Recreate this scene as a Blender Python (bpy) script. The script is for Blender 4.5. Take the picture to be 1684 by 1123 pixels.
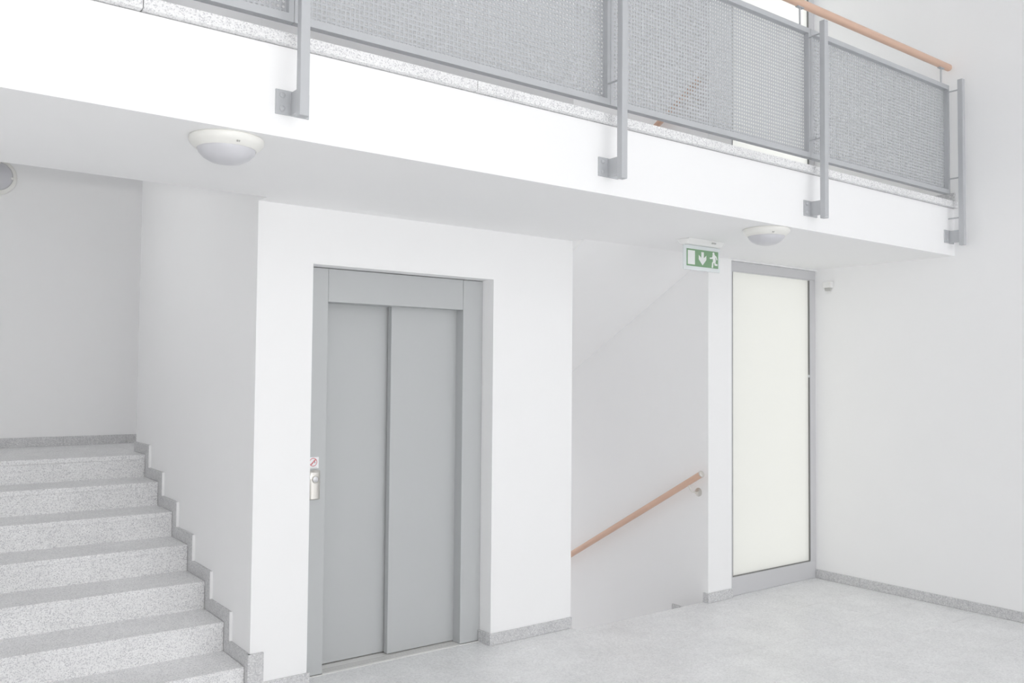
import bpy, bmesh, math, random
from mathutils import Vector, Matrix
import numpy as np

for o in list(bpy.data.objects):
    bpy.data.objects.remove(o)
scene = bpy.context.scene
COL = scene.collection

# ------------------------------------------------------------------ camera
CAM = Vector((-1.2396, -4.2264, 1.60))
YAW, PITCH, ROLL, FPX = math.radians(36.927), math.radians(2.106), math.radians(0.490), 1435.19
fwd = Vector((math.sin(YAW) * math.cos(PITCH), math.cos(YAW) * math.cos(PITCH), math.sin(PITCH)))
rt0 = Vector((math.cos(YAW), -math.sin(YAW), 0.0))
up0 = rt0.cross(fwd)
rt = rt0 * math.cos(ROLL) + up0 * math.sin(ROLL)
up = up0 * math.cos(ROLL) - rt0 * math.sin(ROLL)
cd = bpy.data.cameras.new('camera')
cam = bpy.data.objects.new('camera', cd)
COL.objects.link(cam)
cd.sensor_width = 36.0
cd.lens = FPX * 36.0 / 1684.0
cd.clip_start = 0.05
m = Matrix.Identity(4)
for i in range(3):
    m[i][0], m[i][1], m[i][2], m[i][3] = rt[i], up[i], -fwd[i], CAM[i]
cam.matrix_world = m
scene.camera = cam

# ------------------------------------------------------------------ daylight: plain overcast sky
world = bpy.data.worlds.new('overcast_sky')
scene.world = world
world.use_nodes = True
bg = world.node_tree.nodes['Background']
bg.inputs['Color'].default_value = (0.98, 0.987, 1.0, 1)
bg.inputs['Strength'].default_value = 2.2
# photographer's flash just above the lens (its hard shadow of the gallery slab shows on the stair's back wall)
ld = bpy.data.lights.new('camera_flash', 'SPOT')
ld.energy = 115.0
ld.spot_size = math.radians(110)
ld.spot_blend = 0.6
ld.shadow_soft_size = 0.03
ld.color = (1.0, 0.985, 0.96)
flash = bpy.data.objects.new('camera_flash', ld)
COL.objects.link(flash)
fa, fp = math.radians(25), math.radians(-3)
fdir = Vector((math.sin(fa) * math.cos(fp), math.cos(fa) * math.cos(fp), math.sin(fp)))
flash.location = (CAM.x, CAM.y, 1.72)
flash.rotation_euler = fdir.to_track_quat('-Z', 'Y').to_euler()

scene.view_settings.view_transform = 'Standard'
scene.view_settings.look = 'None'
scene.view_settings.gamma = 1.0
scene.view_settings.use_curve_mapping = False
scene.view_settings.exposure = 0.12
scene.cycles.max_bounces = 16
scene.cycles.diffuse_bounces = 12

# ------------------------------------------------------------------ materials
def newmat(name):
    mt = bpy.data.materials.new(name)
    mt.use_nodes = True
    nt = mt.node_tree
    b = nt.nodes['Principled BSDF']
    return mt, nt, b

def inp(b, **k):
    for n, v in k.items():
        b.inputs[n.replace('_', ' ')].default_value = v

def plain(name, col, rough=0.5, metal=0.0, spec=0.5, noise=0.02, nscale=40.0, bump=0.0, bscale=300.0):
    mt, nt, b = newmat(name)
    inp(b, Roughness=rough, Metallic=metal)
    b.inputs['Specular IOR Level'].default_value = spec
    geo = nt.nodes.new('ShaderNodeNewGeometry')
    nz = nt.nodes.new('ShaderNodeTexNoise')
    nz.inputs['Scale'].default_value = nscale
    nz.inputs['Detail'].default_value = 3
    nt.links.new(geo.outputs['Position'], nz.inputs['Vector'])
    mx = nt.nodes.new('ShaderNodeMix')
    mx.data_type = 'RGBA'
    mx.inputs[6].default_value = tuple(c * (1 - noise) for c in col) + (1,)
    mx.inputs[7].default_value = tuple(min(1, c * (1 + noise)) for c in col) + (1,)
    nt.links.new(nz.outputs['Fac'], mx.inputs[0])
    nt.links.new(mx.outputs[2], b.inputs['Base Color'])
    if bump > 0:
        n2 = nt.nodes.new('ShaderNodeTexNoise')
        n2.inputs['Scale'].default_value = bscale
        n2.inputs['Detail'].default_value = 2
        nt.links.new(geo.outputs['Position'], n2.inputs['Vector'])
        bp = nt.nodes.new('ShaderNodeBump')
        bp.inputs['Strength'].default_value = bump
        bp.inputs['Distance'].default_value = 0.002
        nt.links.new(n2.outputs['Fac'], bp.inputs['Height'])
        nt.links.new(bp.outputs['Normal'], b.inputs['Normal'])
    return mt

def granite(name, base, dark, light, rough=0.4, scale=150.0, cloud=0.05, spec=0.4):
    """speckled grey stone"""
    mt, nt, b = newmat(name)
    inp(b, Roughness=rough)
    b.inputs['Specular IOR Level'].default_value = spec
    geo = nt.nodes.new('ShaderNodeNewGeometry')
    v = nt.nodes.new('ShaderNodeTexVoronoi')
    v.inputs['Scale'].default_value = scale
    nt.links.new(geo.outputs['Position'], v.inputs['Vector'])
    sep = nt.nodes.new('ShaderNodeSeparateColor')
    nt.links.new(v.outputs['Color'], sep.inputs[0])
    r = nt.nodes.new('ShaderNodeValToRGB')
    e = r.color_ramp.elements
    e[0].position, e[0].color = 0.0, dark + (1,)
    e[1].position, e[1].color = 1.0, light + (1,)
    for p, c in ((0.16, dark), (0.30, base), (0.74, base), (0.88, light)):
        q = e.new(p)
        q.color = c + (1,)
    nt.links.new(sep.outputs[0], r.inputs['Fac'])
    n2 = nt.nodes.new('ShaderNodeTexNoise')
    n2.inputs['Scale'].default_value = 3.5
    n2.inputs['Detail'].default_value = 6
    n2.inputs['Roughness'].default_value = 0.65
    nt.links.new(geo.outputs['Position'], n2.inputs['Vector'])
    mr = nt.nodes.new('ShaderNodeMapRange')
    mr.inputs['From Min'].default_value = 0.3
    mr.inputs['From Max'].default_value = 0.7
    mr.inputs['To Min'].default_value = 1 - cloud
    mr.inputs['To Max'].default_value = 1 + cloud
    nt.links.new(n2.outputs['Fac'], mr.inputs['Value'])
    mul = nt.nodes.new('ShaderNodeMix')
    mul.data_type = 'RGBA'
    mul.blend_type = 'MULTIPLY'
    mul.inputs[0].default_value = 1.0
    nt.links.new(r.outputs['Color'], mul.inputs[6])
    nt.links.new(mr.outputs['Result'], mul.inputs[7])
    nt.links.new(mul.outputs[2], b.inputs['Base Color'])
    return mt

def wood(name, c1, c2):
    mt, nt, b = newmat(name)
    inp(b, Roughness=0.42)
    tc = nt.nodes.new('ShaderNodeTexCoord')
    mp = nt.nodes.new('ShaderNodeMapping')
    mp.inputs['Scale'].default_value = (3, 60, 60)
    nt.links.new(tc.outputs['Object'], mp.inputs['Vector'])
    nz = nt.nodes.new('ShaderNodeTexNoise')
    nz.inputs['Scale'].default_value = 2.0
    nz.inputs['Detail'].default_value = 5
    nt.links.new(mp.outputs['Vector'], nz.inputs['Vector'])
    mx = nt.nodes.new('ShaderNodeMix')
    mx.data_type = 'RGBA'
    mx.inputs[6].default_value = c1 + (1,)
    mx.inputs[7].default_value = c2 + (1,)
    nt.links.new(nz.outputs['Fac'], mx.inputs[0])
    nt.links.new(mx.outputs[2], b.inputs['Base Color'])
    return mt

M = {}
M['wall'] = plain('white_plaster', (0.92, 0.92, 0.922), 0.9, spec=0.2, noise=0.006, nscale=6, bump=0.05, bscale=350)
M['stone'] = granite('grey_granite', (0.81, 0.81, 0.812), (0.585, 0.585, 0.60), (0.91, 0.91, 0.912), 0.45, 240)
M['skirting'] = granite('skirting_granite', (0.62, 0.62, 0.625), (0.52, 0.52, 0.535), (0.72, 0.72, 0.725), 0.5, 170)
M['tile'] = granite('floor_terrazzo', (0.81, 0.813, 0.815), (0.735, 0.738, 0.742), (0.87, 0.873, 0.875), 0.30, 120, 0.06, 0.5)
M['grout'] = plain('pale_grout', (0.82, 0.82, 0.81), 0.8)
M['door'] = plain('grey_lacquered_steel', (0.515, 0.528, 0.533), 0.5, spec=0.4, noise=0.01, nscale=5)
M['steel'] = plain('grey_painted_steel', (0.51, 0.522, 0.54), 0.5, spec=0.4, noise=0.02, nscale=30)
M['alu'] = plain('grey_window_aluminium', (0.62, 0.62, 0.635), 0.45, spec=0.4, noise=0.01)
M['gasket'] = plain('dark_rubber', (0.22, 0.22, 0.215), 0.7)
M['sill'] = plain('bright_aluminium', (0.76, 0.755, 0.74), 0.4, metal=0.1, noise=0.03)
M['groove'] = plain('groove_shade_and_print', (0.48, 0.47, 0.46), 0.5, metal=0.1)  # shade of sill grooves put into the colour; also serves small print
M['brushed'] = plain('brushed_steel', (0.70, 0.68, 0.64), 0.3, metal=0.85, noise=0.03, nscale=90)
M['button'] = plain('button_steel', (0.62, 0.62, 0.63), 0.35, metal=0.6)
M['wood'] = wood('beech_wood', (0.68, 0.45, 0.335), (0.76, 0.52, 0.40))
M['lampwhite'] = plain('cream_white_plastic', (0.84, 0.835, 0.80), 0.35)
M['opal'] = plain('opal_diffuser', (0.62, 0.62, 0.65), 0.28)
M['plastic'] = plain('white_plastic', (0.86, 0.86, 0.85), 0.4)
M['acrylic'] = plain('milky_acrylic', (0.78, 0.82, 0.83), 0.25)
M['green'] = plain('safety_green', (0.235, 0.40, 0.235), 0.45)
M['symbol'] = plain('symbol_white', (0.86, 0.88, 0.87), 0.5)
M['sticker'] = plain('sticker_white', (0.86, 0.86, 0.88), 0.5)
M['red'] = plain('sticker_red', (0.62, 0.22, 0.24), 0.5)
M['ink'] = plain('dark_ink', (0.16, 0.14, 0.17), 0.6)
M['lens'] = plain('grey_lens', (0.55, 0.55, 0.53), 0.3)
M['core'] = plain('concrete_core', (0.66, 0.66, 0.65), 0.9)

# frosted daylight pane: the film scatters the daylight arriving from outside
mt, nt, b = newmat('frosted_film')
nt.nodes.remove(b)
out = nt.nodes['Material Output']
trl = nt.nodes.new('ShaderNodeBsdfTranslucent')
trl.inputs['Color'].default_value = (0.235, 0.233, 0.219, 1)
dif = nt.nodes.new('ShaderNodeBsdfDiffuse')
dif.inputs['Color'].default_value = (0.45, 0.45, 0.43, 1)
gl = nt.nodes.new('ShaderNodeBsdfGlossy')
gl.inputs['Roughness'].default_value = 0.12
a1 = nt.nodes.new('ShaderNodeMixShader')
a1.inputs[0].default_value = 0.06
add = nt.nodes.new('ShaderNodeAddShader')
nt.links.new(trl.outputs[0], add.inputs[0])
nt.links.new(dif.outputs[0], add.inputs[1])
nt.links.new(add.outputs[0], a1.inputs[1])
nt.links.new(gl.outputs[0], a1.inputs[2])
nt.links.new(a1.outputs[0], out.inputs['Surface'])
M['film'] = mt
mt2 = mt.copy()
mt2.name = 'frosted_film_upper'
mt2.node_tree.nodes['Translucent BSDF'].inputs['Color'].default_value = (0.36, 0.36, 0.345, 1)
M['film_upper'] = mt2
mt, nt, b = newmat('clear_glass_back')
nt.nodes.remove(b)
tr = nt.nodes.new('ShaderNodeBsdfTransparent')
tr.inputs['Color'].default_value = (0.97, 0.98, 0.97, 1)
nt.links.new(tr.outputs[0], nt.nodes['Material Output'].inputs['Surface'])
M['clear'] = mt

# ------------------------------------------------------------------ mesh helpers
class MB:
    def __init__(s):
        s.bm = bmesh.new()
    def box(s, x0, x1, y0, y1, z0, z1):
        v = [s.bm.verts.new(p) for p in ((x0, y0, z0), (x1, y0, z0), (x1, y1, z0), (x0, y1, z0),
                                         (x0, y0, z1), (x1, y0, z1), (x1, y1, z1), (x0, y1, z1))]
        for f in ((0, 3, 2, 1), (4, 5, 6, 7), (0, 1, 5, 4), (1, 2, 6, 5), (2, 3, 7, 6), (3, 0, 4, 7)):
            s.bm.faces.new([v[i] for i in f])
        return s
    def prism_yz(s, pts, x0, x1):
        """polygon of (y,z) swept along x"""
        a = [s.bm.verts.new((x0, y, z)) for y, z in pts]
        c = [s.bm.verts.new((x1, y, z)) for y, z in pts]
        s.bm.faces.new(a)
        s.bm.faces.new(c[::-1])
        n = len(pts)
        for i in range(n):
            s.bm.faces.new((a[i], c[i], c[(i + 1) % n], a[(i + 1) % n]))
        return s
    def prism_xz(s, pts, y0, y1):
        a = [s.bm.verts.new((x, y0, z)) for x, z in pts]
        c = [s.bm.verts.new((x, y1, z)) for x, z in pts]
        s.bm.faces.new(a)
        s.bm.faces.new(c[::-1])
        n = len(pts)
        for i in range(n):
            s.bm.faces.new((a[i], c[i], c[(i + 1) % n], a[(i + 1) % n]))
        return s
    def tube(s, path, r, n=16, caps=True):
        path = [Vector(p) for p in path]
        rings = []
        prev = None
        for i, p in enumerate(path):
            t = (path[min(i + 1, len(path) - 1)] - path[max(i - 1, 0)]).normalized()
            a = prev if prev is not None else (Vector((0, 0, 1)) if abs(t.z) < 0.9 else Vector((1, 0, 0)))
            u = (a - t * a.dot(t)).normalized()
            prev = u
            w = t.cross(u)
            rr = r[i] if isinstance(r, (list, tuple)) else r
            rings.append([s.bm.verts.new(p + (u * math.cos(2 * math.pi * k / n) + w * math.sin(2 * math.pi * k / n)) * rr) for k in range(n)])
        for a, c in zip(rings, rings[1:]):
            for k in range(n):
                s.bm.faces.new((a[k], a[(k + 1) % n], c[(k + 1) % n], c[k]))
        if caps:
            s.bm.faces.new(rings[0][::-1])
            s.bm.faces.new(rings[-1])
        return s
    def lathe(s, prof, n=48):
        """profile of (r,z) about z"""
        rings = []
        for r, z in prof:
            if r < 1e-6:
                rings.append([s.bm.verts.new((0, 0, z))])
            else:
                rings.append([s.bm.verts.new((r * math.cos(2 * math.pi * k / n), r * math.sin(2 * math.pi * k / n), z)) for k in range(n)])
        for a, c in zip(rings, rings[1:]):
            for k in range(n):
                k2 = (k + 1) % n
                if len(a) == 1 and len(c) == 1:
                    continue
                if len(a) == 1:
                    s.bm.faces.new((a[0], c[k2], c[k]))
                elif len(c) == 1:
                    s.bm.faces.new((a[k], a[k2], c[0]))
                else:
                    s.bm.faces.new((a[k], a[k2], c[k2], c[k]))
        return s
    def build(s, name, mat, parent=None, loc=(0, 0, 0), rot=None, smooth=False, bevel=0.0, kind=None, seg=2):
        bmesh.ops.recalc_face_normals(s.bm, faces=s.bm.faces)
        if bevel > 0:
            bmesh.ops.bevel(s.bm, geom=list(s.bm.edges), offset=bevel, segments=seg, affect='EDGES', profile=0.5)
        me = bpy.data.meshes.new(name)
        s.bm.to_mesh(me)
        s.bm.free()
        if isinstance(mat, (list, tuple)):
            for q in mat:
                me.materials.append(M[q])
        else:
            me.materials.append(M[mat])
        if smooth:
            for p in me.polygons:
                p.use_smooth = True
            me.set_sharp_from_angle(angle=math.radians(35))
        o = bpy.data.objects.new(name, me)
        COL.objects.link(o)
        o.location = loc
        if rot:
            o.rotation_euler = rot
        if parent:
            o.parent = parent
        if kind:
            o['kind'] = kind
        return o

def BX(name, mat, parent, x0, x1, y0, y1, z0, z1, bevel=0.0, kind=None):
    """axis-aligned box given in world coordinates; its origin sits at its centre"""
    c = Vector(((x0 + x1) / 2, (y0 + y1) / 2, (z0 + z1) / 2))
    h = Vector(((x1 - x0) / 2, (y1 - y0) / 2, (z1 - z0) / 2))
    base = parent.matrix_basis.translation if parent else Vector((0, 0, 0))
    if parent and parent.parent:
        base = base + parent.parent.matrix_basis.translation
    return MB().box(-h.x, h.x, -h.y, h.y, -h.z, h.z).build(name, mat, parent, c - base, bevel=bevel, kind=kind)

def thing(name, label, cat, loc=(0, 0, 0), group=None):
    o = bpy.data.objects.new(name, None)
    COL.objects.link(o)
    o.location = loc
    o.empty_display_size = 0.1
    o['label'] = label
    o['category'] = cat
    if group:
        o['group'] = group
    return o

def struct(name, loc=(0, 0, 0)):
    o = bpy.data.objects.new(name, None)
    COL.objects.link(o)
    o.location = loc
    o.empty_display_size = 0.1
    o['kind'] = 'structure'
    return o

# ------------------------------------------------------------------ measured dimensions (metres)
XL, XR = 0.346, 2.418            # lift block sides
OX0, OX1, OZ = 0.644, 1.796, 2.161   # lift opening
PX0, PX1, PY = 3.601, 3.855, -0.108  # pier between stair and window
WX = 4.919                       # right wall
ZS = 2.453                       # underside of gallery
ZB = 2.83                        # gallery floor level
YB = -1.206                      # gallery front face
YE = -0.11                       # rear edge of gallery over the stairs
BK = 3.0                         # stair back wall
SK = 0.068                       # skirting height
ST = 0.013                       # skirting thickness
TOP = 5.9
HX0, HY0 = -4.6, -8.6            # hall extent behind the camera
LW = -1.30                       # left stair wall

# ------------------------------------------------------------------ room shell
w = MB()
w.box(XL, OX0, 0, 2.25, -2.5, TOP).box(OX1, XR, 0, 2.25, -2.5, TOP)
w.box(OX0, OX1, 0, 2.25, OZ, TOP).box(OX0, OX1, 0.40, 2.25, -2.5, OZ)
w.build('wall_front', 'wall', kind='structure')
MB().box(WX, WX + 0.25, HY0, 0.0, -0.3, TOP).build('wall_right', 'wall', kind='structure')
w = MB()
w.box(LW - 0.25, 2.30, BK, BK + 0.2, -2.5, TOP).box(2.20, 2.40, BK + 0.2, 4.3, -2.5, TOP)
# unseen window added in the back wall to brighten the right-hand stair bay
w.box(2.20, 4.1, 4.3, 4.5, -2.5, -0.6).box(2.20, 4.1, 4.3, 4.5, 5.2, TOP).box(2.20, 2.45, 4.3, 4.5, -0.6, 5.2).box(3.58, 4.1, 4.3, 4.5, -0.6, 5.2)
w.build('wall_back', 'wall', kind='structure')
MB().box(PX0, PX1, PY, 4.3, -2.5, TOP).build('wall_pier', 'wall', kind='structure')
w = MB()                          # front of the left bay and outer stair wall, opening added as fill light
w.box(HX0, LW - 0.25, YE, 0.09, -0.3, TOP)
LWY0, LWY1, LWZ0, LWZ1 = 0.6, 1.75, 2.2, 4.3
w.box(LW - 0.25, LW, YE, LWY0, -0.3, TOP).box(LW - 0.25, LW, LWY1, BK, -0.3, TOP)
w.box(LW - 0.25, LW, LWY0, LWY1, -0.3, LWZ0).box(LW - 0.25, LW, LWY0, LWY1, LWZ1, TOP)
w.build('wall_left', 'wall', kind='structure')
MB().box(HX0 - 0.2, HX0, HY0, 0.09, -0.3, TOP).build('wall_side', 'wall', kind='structure')
MB().box(HX0 - 0.2, WX + 0.25, HY0 - 0.1, 4.5, TOP, TOP + 0.25).build('ceiling', 'wall', kind='structure')
# glazed street front behind the camera: plinth, lintel and mullions
w = MB()
GX, GT = -0.9, 5.6                # glazing starts at GX and ends at height GT
w.box(GX, WX, HY0 - 0.1, HY0, -0.3, 0.12).box(GX, WX, HY0 - 0.1, HY0, GT, TOP).box(HX0, GX, HY0 - 0.1, HY0, -0.3, TOP)
w.build('wall_rear', 'wall', kind='structure')
w = MB()
for k in range(6):
    xx = GX + (WX - GX - 0.08) * k / 5
    w.box(xx, xx + 0.08, HY0 - 0.1, HY0, 0.12, GT)
w.box(GX, WX, HY0 - 0.098, HY0 - 0.002, 2.75, 2.85)
w.build('window_3', 'alu', kind='structure')

# ------------------------------------------------------------------ hall floor, tile by tile where the camera sees it
YS = -0.070                      # edge of the floor at the top of the descending stairs
fl = MB()
fl.box(HX0, WX, HY0, YS - 0.002, -0.25, -0.0012)
fl.box(HX0, XR - 0.01, YS - 0.002, 0.03, -0.25, -0.0012)
fl.box(OX0, OX1, 0.03, 0.40, -0.25, -0.0012)
fl.box(PX1, WX, YS - 0.002, 0.0, -0.25, -0.0012)
floor = fl.build('floor', 'grout', kind='structure')
T, G = 0.40, 0.0022
TX, TY = 3.06, -1.36
xs0 = TX - T * 11
ys0 = TY - T * 6
um = bpy.data.meshes.new('floor_tile')
bmt = bmesh.new()
vv = [bmt.verts.new(p) for p in ((0, 0, -1), (1, 0, -1), (1, 1, -1), (0, 1, -1), (0, 0, 0), (1, 0, 0), (1, 1, 0), (0, 1, 0))]
for f in ((0, 3, 2, 1), (4, 5, 6, 7), (0, 1, 5, 4), (1, 2, 6, 5), (2, 3, 7, 6), (3, 0, 4, 7)):
    bmt.faces.new([vv[i] for i in f])
bmt.to_mesh(um)
bmt.free()
um.materials.append(M['tile'])
def tile(x0, x1, y0, y1, zt=0.0):
    if x1 - x0 < 0.012 or y1 - y0 < 0.012:
        return
    o = bpy.data.objects.new('floor_tile', um)
    COL.objects.link(o)
    o.location = (x0 + G / 2, y0 + G / 2, zt)
    o.scale = (x1 - x0 - G, y1 - y0 - G, 0.012)
    o.parent = floor
x = xs0
while x < WX - 0.01:
    y = ys0
    while y < 0.11:
        x0, x1, y0, y1 = x, min(x + T, WX - ST), y, y + T
        if y1 <= -0.11:
            tile(x0, x1, y0, y1)
        else:
            # last rows: cut to the wall line, stair edge, lift niche and window
            for a, c, lim in ((xs0, XL - 0.015, 0.029), (XL - 0.015, OX0, -ST), (OX0, OX1, 0.112), (OX1, XR, -ST), (XR, PX0 - ST, YS), (PX0 - ST, PX1, PY - ST), (PX1, WX - ST, -0.088)):
                u0, u1, v1 = max(x0, a), min(x1, c), min(y1, lim)
                if u1 - u0 > 0.012 and v1 - y0 > 0.012:
                    tile(u0, u1, y0, v1)
        y += T
    x += T
# the rest of the floor, out of the picture
r = MB()
r.box(HX0, WX, HY0, ys0, -0.012, 0.0).box(HX0, xs0, ys0, YE, -0.012, 0.0)
o = r.build('floor_tile', 'tile', floor, kind='stuff')

# ------------------------------------------------------------------ gallery slab with granite edging
s = MB()
s.box(LW - 0.3, WX, YB, YE, ZS, ZB - 0.045)
s.box(HX0, LW - 0.3, YB, YE, ZS, ZB - 0.045)
s.box(XL, XR, YE, 0.0, ZS, ZB - 0.045)
gal = s.build('floor_gallery', 'wall', kind='structure')
edges = [HX0, -3.19, -1.855, -0.518, 0.817, 2.152, 3.487, WX]
for a, c in zip(edges, edges[1:]):
    BX('edging_stone', 'stone', gal, a + 0.0015, c - 0.0015, YB - 0.03, YB + 0.30, ZB - 0.042, ZB, bevel=0.002)
s = MB()
s.box(HX0, WX, YB + 0.302, YE, ZB - 0.043, ZB).box(XL, XR, YE, 0.0, ZB - 0.043, ZB).box(XR, PX0, YE, YS, ZB - 0.043, ZB)
s.build('gallery_paving', 'tile', gal, kind='stuff')

# ------------------------------------------------------------------ skirting boards of granite
def skirt(name, runs, seg=0.43):
    """runs: (x0,x1,y0,y1,z0,z1); each run is cut into stones along its longer side"""
    e = struct(name)
    for x0, x1, y0, y1, z0, z1 in runs:
        L = max(x1 - x0, y1 - y0)
        n = max(1, round(L / seg))
        for k in range(n):
            g = 0.0006
            if x1 - x0 > y1 - y0:
                BX('skirting_stone', 'skirting', e, x0 + L * k / n + g, x0 + L * (k + 1) / n - g, y0, y1, z0, z1, bevel=0.0015)
            else:
                BX('skirting_stone', 'skirting', e, x0, x1, y0 + L * k / n + g, y0 + L * (k + 1) / n - g, z0, z1, bevel=0.0015)
    return e
skirt('baseboard_front', [(0.412, OX0 + ST, -ST, 0, 0, SK), (OX0, OX0 + ST, 0, 0.110, 0, SK), (OX1 - ST, XR, -ST, 0, 0, SK), (OX1 - ST, OX1, 0, 0.110, 0, SK)])
skirt('baseboard_pier', [(PX0 - ST, PX1, PY - ST, PY, 0, SK), (PX0 - ST, PX0, PY, YS, 0, SK)])
skirt('baseboard_right', [(WX - ST, WX, -0.852 - 0.433 * 6, -0.852, 0, SK), (WX - ST, WX, -0.852, -0.09, 0, SK), (WX - ST, WX, HY0, -0.852 - 0.433 * 6, 0, SK)])
skirt('baseboard_back', [(LW, 2.20, BK - ST, BK, 1.036, 1.036 + SK)])
skirt('baseboard_gallery', [(WX - ST, WX, YB - 0.012, PY, ZB, ZB + SK), (XL, XR, -ST, 0, ZB, ZB + SK), (PX0, PX1, PY - ST, PY, ZB, ZB + SK)])

# ------------------------------------------------------------------ stairs rising left of the lift
def rising_stair(label, z0, rise, nos, mid_end, x0, x1, skirt_low):
    st = thing('staircase', label, 'staircase', (x0, nos[0], z0))
    n = len(nos)
    zt = [z0 + rise * (i + 1) for i in range(n)]
    core = [(nos[0] + 0.021, z0)] if skirt_low else [(YE + 0.001, ZS + 0.002), (YE + 0.001, ZB - 0.001), (nos[0] + 0.021, ZB - 0.001)]
    for i in range(n):
        core.append((nos[i] + 0.021, zt[i] - 0.031))
        core.append(((nos[i + 1] if i + 1 < n else mid_end) + 0.021 if i + 1 < n else mid_end, zt[i] - 0.031))
    if skirt_low:
        core.append((mid_end, z0))
    else:
        core.append((mid_end, zt[-1] - 0.25))
        core.append((nos[-1] + 0.1, zt[-1] - 0.25))
    MB().prism_yz([(y - nos[0], z - z0) for y, z in core], 0, x1 - x0).build('flight_core', 'core', st)
    for i in range(n):
        e = nos[i + 1] + 0.021 if i + 1 < n else mid_end
        last = i + 1 == n
        BX('landing_slab' if last else 'tread', 'stone', st, x0, x1, nos[i] - 0.005, e, zt[i] - 0.030, zt[i], bevel=0.002)
        zb = z0 if i == 0 else zt[i - 1]
        BX('riser', 'stone', st, x0, x1, nos[i], nos[i] + 0.02, zb, zt[i] - 0.0308)
        # stepped skirting on the lift block's side
        ya = nos[i] - 0.082
        if i == 0:
            ya = -0.015
        BX('skirting_upright', 'skirting', st, x1, XL, ya, nos[i] - 0.0055, zb + (SK if i else 0), zt[i] + SK, bevel=0.0012)
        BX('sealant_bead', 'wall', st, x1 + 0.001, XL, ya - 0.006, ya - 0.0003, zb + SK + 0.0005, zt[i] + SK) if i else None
        ye = (nos[i + 1] - 0.0825) if not last else 2.245
        BX('skirting_strip', 'skirting', st, x1, XL, nos[i] - 0.005, ye, zt[i], zt[i] + SK, bevel=0.0012)
        if i:
            BX('skirting_strip', 'skirting', st, x1, XL, ya, nos[i] - 0.0055, zb, zb + SK - 0.0006)
    return st
nos = [0.034, 0.342, 0.660, 0.981, 1.302, 1.624, 1.950]
rs = rising_stair('grey speckled granite staircase rising beside the lift from the hall floor', 0.0, 0.148, nos, BK - 0.001, LW, 0.331, True)
BX('skirting_return', 'skirting', rs, XL - 0.0145, 0.411, -0.0155, -0.0005, 0.0, 0.148 + SK, bevel=0.0012)
# landing runs on behind the lift block
BX('floor_landing', 'stone', None, 0.3315, 2.19, 2.251, BK - 0.001, 1.006, 1.036, kind='structure')
us = rising_stair('upper granite staircase rising from the gallery floor behind the railing', ZB, 0.168, nos, BK - 0.001, LW, 0.331, False)

# ------------------------------------------------------------------ stairs descending right of the lift
def falling_stair(label, z0, n, rise, go, under, handz):
    st = thing('staircase', label, 'staircase', (XR, YS, z0))
    yy = [YS + go * k for k in range(n + 1)]
    prof = [(0.0, -0.02)]
    for k in range(n):
        prof.append((yy[k] - YS, -rise * (k + 1) - 0.03))
        prof.append((yy[k + 1] - YS, -rise * (k + 1) - 0.03))
    prof += under(yy[-1] - YS, -rise * n)
    MB().prism_yz(prof, 0.001, PX0 - XR - 0.001).build('flight_core', 'wall', st)
    for k in range(n):
        BX('tread', 'stone', st, XR, PX0 - ST, yy[k] - 0.001, yy[k + 1] + 0.02, z0 - rise * (k + 1) - 0.03, z0 - rise * (k + 1), bevel=0.0015)
        BX('riser', 'stone', st, XR, PX0 - ST, yy[k] - 0.018, yy[k] - 0.002, z0 - rise * (k + 1) + 0.0005, z0 - rise * k - 0.0305 if k else z0 - 0.03)
        BX('skirting_strip', 'skirting', st, PX0 - ST, PX0, yy[k] + 0.003, yy[k + 1], z0 - rise * (k + 1), z0 - rise * (k + 1) + 0.076)
        BX('skirting_upright', 'skirting', st, PX0 - ST, PX0, yy[k + 1] + 0.0005, yy[k + 1] + 0.003, z0 - rise * (k + 2) + 0.076, z0 - rise * (k + 1) + 0.076)
    return st
falling_stair('granite staircase descending below floor level between lift block and pier', 0.0, 11, 0.150, 0.29,
              lambda y, z: [(y, z - 0.3), (0.35, -0.62), (0.0, -0.3)], 0)
falling_stair('staircase flight coming down from the gallery, its sloping plaster underside visible over the opening', ZB, 11, 0.163, 0.29,
              lambda y, z: [(y, z - 0.42), (-0.0395, -0.3765)], 0)

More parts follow.
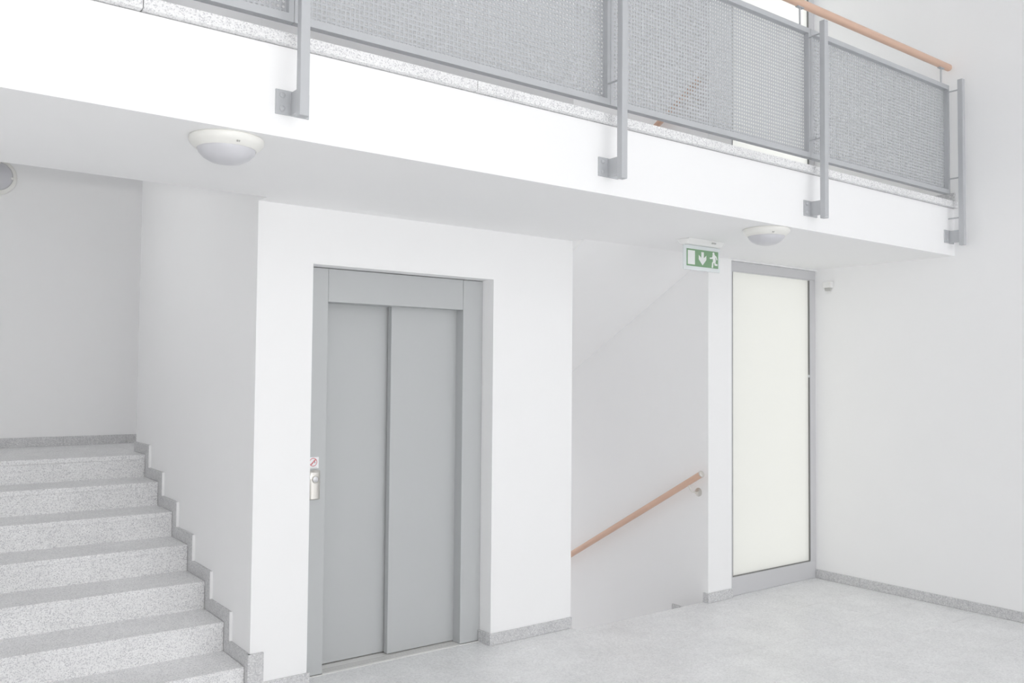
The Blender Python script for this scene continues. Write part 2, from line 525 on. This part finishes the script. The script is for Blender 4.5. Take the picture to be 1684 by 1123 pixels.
# ------------------------------------------------------------------ windows beside the pier
def window(name, z0, z1, bot, top, joint):
    e = struct(name, (PX1, -0.05, z0))
    YF, YK = -0.089, -0.030
    BX('frame_rail', 'alu', e, PX1, WX, YF, YK, z0, bot, bevel=0.002)
    BX('frame_rail', 'alu', e, PX1, WX, YF, YK, top, z1, bevel=0.002)
    BX('frame_stile', 'alu', e, PX1, PX1 + 0.036, YF, YK, bot + 0.0005, top - 0.0005, bevel=0.002)
    BX('frame_stile', 'alu', e, WX - 0.073, WX, YF, YK, bot + 0.0005, top - 0.0005, bevel=0.002)
    gx0, gx1 = PX1 + 0.036, WX - 0.073
    # dark seals round the glass
    for a, c in ((bot, joint - 0.003), (joint + 0.003, top)):
        BX('seal', 'gasket', e, gx1 - 0.006, gx1 - 0.0005, YF + 0.001, YF + 0.026, a + 0.007, c - 0.007)
    BX('seal', 'gasket', e, gx0 + 0.0005, gx0 + 0.006, YF + 0.001, YF + 0.026, bot + 0.007, top - 0.007)
    BX('seal', 'gasket', e, gx0 + 0.0005, gx1 - 0.0005, YF + 0.004, YF + 0.026, bot + 0.0005, bot + 0.0065)
    BX('seal', 'alu', e, gx0 + 0.0005, gx1 - 0.0005, YF + 0.001, YF + 0.026, top - 0.0065, top - 0.0005)
    p = BX('pane', ['film' if z0 < 1 else 'film_upper', 'clear'], e, gx0 + 0.0065, gx1 - 0.0065, YF + 0.014, YF + 0.024, bot + 0.007, top - 0.007)
    for f in p.data.polygons:
        f.material_index = 0 if f.normal.y < -0.5 else 1
    return e
window('window_1', 0.0, ZS - 0.011, 0.136, 2.371, 1.60)
window('window_2', ZB, 5.88, 2.93, 5.80, 4.6)
MB().box(PX1, WX, PY + 0.0, 0.0, ZS - 0.01, ZB).build('trim_1', 'wall', kind='structure') 

# ------------------------------------------------------------------ lift
lift = thing('elevator', 'grey two-panel lift door in grey steel frame set into white wall', 'elevator', ((OX0 + OX1) / 2, 0.112, 0))
JF = 0.112
BX('frame_jamb', 'door', lift, OX0 + 0.001, 0.782, JF, 0.36, 0.004, OZ - 0.004, bevel=0.0015)
BX('frame_jamb', 'door', lift, 1.655, OX1 - 0.001, JF, 0.36, 0.004, OZ - 0.004, bevel=0.0015)
BX('frame_header', 'door', lift, 0.7835, 1.6535, JF + 0.001, 0.36, 1.978, OZ - 0.004, bevel=0.0015)
BX('door_panel', 'door', lift, 1.211, 1.672, 0.186, 0.226, 0.009, 1.995, bevel=0.002)
BX('door_panel', 'door', lift, 0.770, 1.235, 0.238, 0.278, 0.009, 1.995, bevel=0.002)
sill = BX('sill', 'sill', lift, 0.783, 1.654, JF - 0.004, 0.30, -0.010, 0.004)
for yy in (0.128, 0.148, 0.168, 0.232):
    BX('sill_groove', 'groove', sill, 0.784, 1.653, yy, yy + 0.005, 0.0035, 0.0046)
BX('floor_strip', 'sill', lift, OX0 + 0.002, OX1 - 0.002, JF - 0.010, JF - 0.0045, -0.008, 0.003)
# call plate: a bowed steel plate with a round button
cx_, cz0, cz1 = 0.714, 0.925, 1.080
cp = MB()
n = 10
hw, pr = 0.036, 0.016
def plate_y(t, dz):
    return JF - 0.004 - pr * max(0.0, 1 - t * t) ** 0.5 * (0.75 + 0.25 * dz)
rows = []
zz = [cz0, cz0 + 0.006, cz0 + 0.05, cz1 - 0.05, cz1 - 0.016, cz1 - 0.004]
for j, z in enumerate(zz):
    k = 0.25 if j == 0 else (0.35 if j == len(zz) - 1 else 1.0)
    rows.append([cp.bm.verts.new((cx_ - lift.location.x + hw * (2 * i / n - 1), JF - 0.112 - 0.004 - pr * k * (1 - (2 * i / n - 1) ** 4), z + (0.006 * (1 - (2 * i / n - 1) ** 2) if j >= len(zz) - 2 else 0))) for i in range(n + 1)])
for a, c in zip(rows, rows[1:]):
    for i in range(n):
        cp.bm.faces.new((a[i], a[i + 1], c[i + 1], c[i]))
# back and rim
bk = [[cp.bm.verts.new((v.co.x, 0.0, v.co.z)) for v in (row[0], row[-1])] for row in rows]
for k in range(len(rows) - 1):
    cp.bm.faces.new((rows[k][0], rows[k + 1][0], bk[k + 1][0], bk[k][0]))
    cp.bm.faces.new((rows[k + 1][-1], rows[k][-1], bk[k][1], bk[k + 1][1]))
cp.bm.faces.new([bk[0][0]] + rows[0][::1] + [bk[0][1]])
cp.bm.faces.new([bk[-1][1]] + rows[-1][::-1] + [bk[-1][0]])
plate = cp.build('call_plate', 'brushed', lift, smooth=True)
plate['label'] = 'bowed brushed steel call plate'
rb = MB().lathe([(0.0205, -0.004), (0.0205, 0.002), (0.0185, 0.0035), (0.0165, 0.002), (0.0165, -0.004)], 32).build('button_ring', 'brushed', plate, (cx_ - lift.location.x + 0.004, -0.0205, 1.033), (math.pi / 2, 0, 0), smooth=True)
MB().lathe([(0.0155, -0.004), (0.0155, 0.001), (0.013, 0.002), (0, 0.0022)], 32).build('button', 'button', plate, (cx_ - lift.location.x + 0.004, -0.0205, 1.033), (math.pi / 2, 0, 0), smooth=True)
# prohibition sticker above it
sx, sz, sy = 0.712, 1.121, JF - 0.0012
stk = BX('warning_sticker', 'sticker', lift, sx - 0.032, sx + 0.030, sy, JF - 0.0001, sz - 0.031, sz + 0.028)
stk['label'] = 'small white prohibition sticker'
sb = stk.location + lift.location
def flat_ring(cx, cz, r0, r1, y, n=40):
    mbb = MB()
    a = [mbb.bm.verts.new((cx + r0 * math.cos(2 * math.pi * k / n), y, cz + r0 * math.sin(2 * math.pi * k / n))) for k in range(n)]
    c = [mbb.bm.verts.new((cx + r1 * math.cos(2 * math.pi * k / n), y, cz + r1 * math.sin(2 * math.pi * k / n))) for k in range(n)]
    for k in range(n):
        mbb.bm.faces.new((a[k], c[k], c[(k + 1) % n], a[(k + 1) % n]))
    return mbb
yo = -0.0009
rg = flat_ring(0.0, 0.003, 0.0185, 0.0225, yo)
d = 0.0026
rg.prism_xz([(-0.0145 - d, -0.0115 + d), (-0.0145 + d, -0.0115 - d), (0.0145 + d, 0.0175 - d), (0.0145 - d, 0.0175 + d)], yo - 0.0002, yo)
rg.build('prohibition_ring', 'red', stk)
fg = MB()
fg.prism_xz([(-0.011, -0.006), (-0.005, -0.003), (0.001, 0.006), (0.010, 0.009), (0.012, -0.004), (0.009, -0.004), (0.007, 0.004), (0.002, 0.001), (-0.003, -0.007), (-0.010, -0.009)], yo, yo + 0.0002)
fg.prism_xz([(0.002, 0.010), (0.006, 0.009), (0.007, 0.013), (0.003, 0.014)], yo, yo + 0.0002)
fg.build('pictogram', 'ink', stk)
MB().prism_xz([(-0.022, -0.0268), (0.022, -0.0268), (0.022, -0.0255), (-0.022, -0.0255)], yo, yo + 0.0002).build('print_line', 'groove', stk)

# ------------------------------------------------------------------ gallery railing
rail = thing('balcony_railing', 'grey steel gallery railing with perforated panels and beech handrail', 'railing', (1.6, YB, ZS + 0.05))
RB = rail.location
J = [-1.60, 0.015, 1.607, 3.222, 4.869]
PZ0, PZ1 = 2.885, 3.655
FR, SW, DP = 0.030, 0.020, 0.035
# perforated sheet: real holes, one mesh shared by the four panels
def sheet_mesh(W, H, pitch, hole, thick):
    nx, nz = int(W / pitch), int(H / pitch)
    px, pz = W / nx, H / nz
    ang = [math.pi / 8 + k * math.pi / 4 for k in range(8)]
    gx, gz = np.meshgrid(np.arange(nx + 1) * px, np.arange(nz + 1) * pz, indexing='ij')
    grid = np.stack([gx.ravel(), np.zeros(gx.size), gz.ravel()], 1)
    ccx, ccz = np.meshgrid((np.arange(nx) + .5) * px, (np.arange(nz) + .5) * pz, indexing='ij')
    ring = np.array([[hole * math.cos(a), 0, hole * math.sin(a)] for a in ang])
    cen = np.stack([ccx.ravel(), np.zeros(ccx.size), ccz.ravel()], 1)
    holes = (cen[:, None, :] + ring[None]).reshape(-1, 3)
    V1 = np.concatenate([grid, holes])
    V2 = V1.copy()
    V2[:, 1] += thick
    nv = len(V1)
    ii, kk = np.meshgrid(np.arange(nx), np.arange(nz), indexing='ij')
    ii, kk = ii.ravel(), kk.ravel()
    g = lambda a, c: (ii + a) * (nz + 1) + kk + c
    h0 = len(grid) + (ii * nz + kk) * 8
    c00, c10, c11, c01 = g(0, 0), g(1, 0), g(1, 1), g(0, 1)
    q = []
    # ring order from 22.5 deg ccw: 0,1 right-top / top-right, ...
    q.append(np.stack([c10, c11, h0 + 0, h0 + 7], 1))
    q.append(np.stack([c11, c01, h0 + 2, h0 + 1], 1))
    q.append(np.stack([c01, c00, h0 + 4, h0 + 3], 1))
    q.append(np.stack([c00, c10, h0 + 6, h0 + 5], 1))
    Q = np.concatenate(q)
    t = [np.stack([c11, h0 + 1, h0 + 0], 1), np.stack([c01, h0 + 3, h0 + 2], 1), np.stack([c00, h0 + 5, h0 + 4], 1), np.stack([c10, h0 + 7, h0 + 6], 1)]
    Tt = np.concatenate(t)
    walls = np.concatenate([np.stack([h0 + k, h0 + (k + 1) % 8, h0 + (k + 1) % 8 + nv, h0 + k + nv], 1) for k in range(8)])
    quads = np.concatenate([Q, Q[:, ::-1] + nv, walls])
    tris = np.concatenate([Tt, Tt[:, ::-1] + nv])
    V = np.concatenate([V1, V2])
    me = bpy.data.meshes.new('perforated_sheet')
    me.vertices.add(len(V))
    me.vertices.foreach_set('co', V.astype(np.float32).ravel())
    loops = np.concatenate([quads.ravel(), tris.ravel()]).astype(np.int32)
    me.loops.add(len(loops))
    me.loops.foreach_set('vertex_index', loops)
    ns = np.concatenate([np.arange(len(quads)) * 4, len(quads) * 4 + np.arange(len(tris)) * 3]).astype(np.int32)
    me.polygons.add(len(ns))
    me.polygons.foreach_set('loop_start', ns)
    me.update(calc_edges=True)
    me.validate()
    me.materials.append(M['steel'])
    return me
SWD = 1.60 - 2 * SW
SHT = PZ1 - PZ0 - 2 * FR
sheet = sheet_mesh(SWD, SHT, 0.0200, 0.0058, 0.002)
for k in range(4):
    x0, x1 = J[k] + 0.001, J[k + 1] - 0.001
    f = MB()
    Wd = x1 - x0
    Hh = PZ1 - PZ0
    f.box(0, Wd, 0, DP, 0, FR).box(0, Wd, 0, DP, Hh - FR, Hh).box(0, SW, 0, DP, FR, Hh - FR).box(Wd - SW, Wd, 0, DP, FR, Hh - FR)
    fo = f.build('panel_frame', 'steel', rail, Vector((x0, YB, PZ0)) - RB)
    so = bpy.data.objects.new('perforated_sheet', sheet)
    COL.objects.link(so)
    so.parent = fo
    so.location = (SW, DP - 0.006, FR)
    so.scale = ((Wd - 2 * SW) / SWD, 1, 1)
    for xx in (Wd - 0.08,):
        MB().tube([(xx, 0.017, Hh), (xx, 0.017, Hh + 0.115)], 0.006, 10).build('handrail_stem', 'steel', fo, smooth=True)
        BX('stem_plate', 'steel', fo, x0 + xx - 0.03, x0 + xx + 0.03, YB + 0.006, YB + 0.028, PZ1 + 0.110, PZ1 + 0.115)
posts = [-1.57, 0.012, 1.592, 3.208, 4.838]      # centre lines
PW, PD, PF = 0.036, 0.035, -1.320
for px in posts:
    p = BX('post', 'steel', rail, px - PW / 2, px + PW / 2, PF, PF + PD, 2.512, 3.668, bevel=0.003)
    base = p.location + RB
    # bracket: plate bolted to the slab face, web carrying the post
    b_ = MB()
    b_.box(-0.064, 0.064, YB - 0.007 - base.y, YB - base.y, 2.534 - base.z, 2.624 - base.z)
    b_.box(-0.006, 0.006, PF + PD - base.y, YB - 0.007 - base.y, 2.536 - base.z, 2.620 - base.z)
    b_.build('bracket', 'steel', p)
    for bx in ((-0.040, 0.040) if px + 0.06 < WX else (-0.040,)):
        for zz in (2.555, 2.604):
            MB().lathe([(0.0105, 0), (0.0105, 0.004), (0.007, 0.007), (0, 0.008)], 12).build('bolt', 'steel', p, (bx, YB - 0.007 - base.y, zz - base.z), (math.pi / 2, 0, 0), smooth=True)
    for zz in (2.985, 3.600) + ((2.706,) if px > 4 else ()):
        MB().tube([(0, PF + PD - base.y, zz - base.z), (0, YB - base.y, zz - base.z)], 0.005, 8).build('tie_rod', 'steel', p, smooth=True)
hr = MB()
hx = WX - 0.016
hp = [(-4.5, 0, 0), (0, 0, 0), (hx - 1.6 - 0.006, 0, 0), (hx - 1.6 - 0.001, 0, 0), (hx - 1.6, 0, 0)]
hr.tube(hp, [0.0245, 0.0245, 0.0245, 0.0225, 0.018], 24)
o = hr.build('handrail', 'wood', rail, Vector((1.6, YB + 0.017, PZ1 + 0.139)) - RB, smooth=True)
o['label'] = 'round beech wood handrail'

# ------------------------------------------------------------------ wall handrails on the pier, lower and upper flight
def wall_rail(label, dz):
    Y0, Z0 = -0.103, 0.904 + dz
    sl = -0.571
    t = thing('wall_handrail', label, 'handrail', (PX0, 0.0, Z0 - 0.1), 'handrails on the pier side')
    B = t.location
    L = 3.0
    dirv = Vector((0, 1, sl)).normalized()
    p0 = Vector((PX0 - 0.07, Y0, Z0))
    rl = MB().tube([(0, 0, 0), (L, 0, 0)], 0.0225, 24).build('rail', 'wood', t, p0 - B, smooth=True)
    rl.rotation_euler = (0, -math.atan(sl), 0)
    rl.rotation_euler = Vector((1, 0, 0)).rotation_difference(dirv).to_euler()
    c = MB().tube([tuple(p0 - B - dirv * 0.012), tuple(p0 - B - dirv * 0.009), tuple(p0 - B)], [0.019, 0.0235, 0.0235], 24).build('end_cap', 'brushed', t, smooth=True)
    for s_ in (0.13, 2.3):
        a = p0 + dirv * s_ - Vector((0, 0, 0.022)) - B
        br = MB().tube([tuple(a), tuple(a + Vector((0.002, -0.015, -0.030))), tuple(a + Vector((0.012, -0.024, -0.046))), tuple(a + Vector((0.035, -0.03, -0.052))), tuple(a + Vector((0.066, -0.03, -0.052)))], 0.0055, 10).build('bracket', 'brushed', t, smooth=True)
        MB().lathe([(0.031, 0), (0.031, 0.003), (0.026, 0.006), (0, 0.0065)], 24).build('rosette', 'brushed', br, a + Vector((0.0700 - 0.0, -0.03, -0.052)), (0, -math.pi / 2, 0), smooth=True)
    return t
wall_rail('sloping beech wall handrail over the stairs going down beside the lift', 0.0)
wall_rail('beech wall handrail glimpsed through the perforated panel on the gallery', 2.82)

# ------------------------------------------------------------------ lamps
def lamp(label, loc, rot=None, marks=True):
    t = thing('ceiling_lamp', label, 'lamp', loc)
    if rot:
        t.rotation_euler = rot
    MB().lathe([(0.0, 0.0), (0.128, 0.0), (0.133, -0.004), (0.133, -0.016), (0.126, -0.026), (0.110, -0.040), (0.1045, -0.043), (0.1045, -0.034), (0.0, -0.034)], 64).build('base_ring', 'lampwhite', t, smooth=True)
    MB().lathe([(0.104, -0.036), (0.104, -0.041), (0.098, -0.056), (0.082, -0.073), (0.058, -0.086), (0.030, -0.0925), (0.0, -0.0945)], 64).build('diffuser', 'opal', t, smooth=True)
    if marks:
        d = (CAM - Vector(loc))
        a = math.atan2(d.y, d.x) + 0.32
        for k, da in enumerate((-0.03, 0.0, 0.045)):
            rr = 0.1195
            BXo = MB().box(-0.002, 0.002, -0.0012, 0.0012, -0.0035, 0.0035).build('marking', 'groove', t, (rr * math.cos(a + da), rr * math.sin(a + da), -0.0325), (0, 0.75, a + da))
    return t
lamp('round cream dome lamp under the gallery near the staircase', (-0.174, -1.056, ZS))
lamp('round cream dome lamp under the gallery beside the exit sign', (2.982, -1.068, ZS))
wl = lamp('round dome lamp mounted on the wall above the stair landing', (-0.471, BK, 2.985), (-math.pi / 2, 0, 0), False)
wl.name = 'wall_lamp'
for k in range(4):
    a = math.pi / 2 * k + 0.12
    MB().box(0.078, 0.106, -0.009, 0.009, -0.052, -0.030).build('retaining_clip', 'lampwhite', wl, (0, 0, -0.014), (0, 0, a), bevel=0.002)

# ------------------------------------------------------------------ exit sign
ex = thing('exit_sign', 'green emergency exit sign with arrow and running figure hanging under the gallery', 'sign', (3.04, -0.53, ZS))
hs = MB()
def frustum(mb, x0, x1, y0, y1, z1, x2, x3, y2, y3, z0):
    v = [mb.bm.verts.new(p) for p in ((x2, y2, z0), (x3, y2, z0), (x3, y3, z0), (x2, y3, z0), (x0, y0, z1), (x1, y0, z1), (x1, y1, z1), (x0, y1, z1))]
    for f in ((0, 3, 2, 1), (4, 5, 6, 7), (0, 1, 5, 4), (1, 2, 6, 5), (2, 3, 7, 6), (3, 0, 4, 7)):
        mb.bm.faces.new([v[i] for i in f])
frustum(hs, -0.175, 0.165, -0.055, 0.055, 0.0, -0.165, 0.155, -0.030, 0.030, -0.034)
hs.build('housing', 'plastic', ex, bevel=0.004)
BX('housing_lens', 'lens', ex, 3.04 + 0.045, 3.04 + 0.062, -0.53 - 0.0525, -0.53 - 0.045, ZS - 0.020, ZS - 0.012)
BX('housing_lens', 'button', ex, 3.04 + 0.070, 3.04 + 0.080, -0.53 - 0.0525, -0.53 - 0.045, ZS - 0.020, ZS - 0.012)
BX('sign_panel', 'acrylic', ex, 2.872, 3.213, -0.536, -0.524, 2.262, ZS - 0.0345, bevel=0.003)
GX0, GX1, GZ0, GZ1 = 2.893, 3.193, 2.286, 2.394
gf = BX('green_field', 'green', ex, GX0, GX1, -0.5375, -0.5362, GZ0, GZ1)
gb = gf.location + ex.location
gw, gh = GX1 - GX0, GZ1 - GZ0
ys, ye = -0.00105, -0.0004
def U(pts):
    return [((u - 0.5) * gw, (0.5 - v) * gh) for u, v in pts]
MB().prism_xz(U([(0.035, 0.09), (0.255, 0.09), (0.255, 0.91), (0.035, 0.91)]), ys, ye).build('door_symbol', 'symbol', gf)
MB().prism_xz(U([(0.455, 0.12), (0.535, 0.12), (0.535, 0.47), (0.615, 0.30), (0.615, 0.56), (0.495, 0.90), (0.375, 0.56), (0.375, 0.30), (0.455, 0.47)]), ys, ye).build('arrow_symbol', 'symbol', gf)
rn = MB()
hc = [(0.845 + 0.032 * math.cos(2 * math.pi * k / 16), 0.13 + 0.085 * math.sin(2 * math.pi * k / 16)) for k in range(16)]
rn.prism_xz(U(hc), ys, ye)
def limb(pts, wd):
    for (a, c) in zip(pts, pts[1:]):
        p, q = Vector(((a[0] - .5) * gw, (.5 - a[1]) * gh)), Vector(((c[0] - .5) * gw, (.5 - c[1]) * gh))
        dd = (q - p).normalized()
        nn = Vector((-dd.y, dd.x)) * wd / 2
        p2, q2 = p - dd * wd * .3, q + dd * wd * .3
        limb.k += 1
        rn.prism_xz([tuple(p2 + nn), tuple(q2 + nn), tuple(q2 - nn), tuple(p2 - nn)], ys - 0.00022 * limb.k, ye)
limb.k = 0
limb([(0.855, 0.27), (0.872, 0.55)], 0.026)
limb([(0.845, 0.27), (0.800, 0.40), (0.735, 0.42)], 0.0095)
limb([(0.880, 0.25), (0.925, 0.32), (0.950, 0.46)], 0.0095)
limb([(0.866, 0.55), (0.815, 0.70), (0.805, 0.94)], 0.0115)
limb([(0.876, 0.55), (0.895, 0.78), (0.955, 0.78)], 0.0115)
rn.build('running_figure_symbol', 'symbol', gf)

# ------------------------------------------------------------------ sensor on the right wall
ms = thing('motion_sensor', 'small white motion sensor high on the right wall beside the window', 'sensor', (WX, -0.215, 2.31))
f = MB()
frustum(f, -0.036, 0.0, -0.038, 0.038, 0.038, -0.030, 0.0, -0.034, 0.034, -0.010)
f.build('housing', 'plastic', ms, bevel=0.004)
MB().prism_yz([(-0.026, -0.011), (0.026, -0.011), (0.022, -0.034), (-0.022, -0.034)], -0.024, -0.002).build('sensor_lens', 'lens', ms, bevel=0.003)
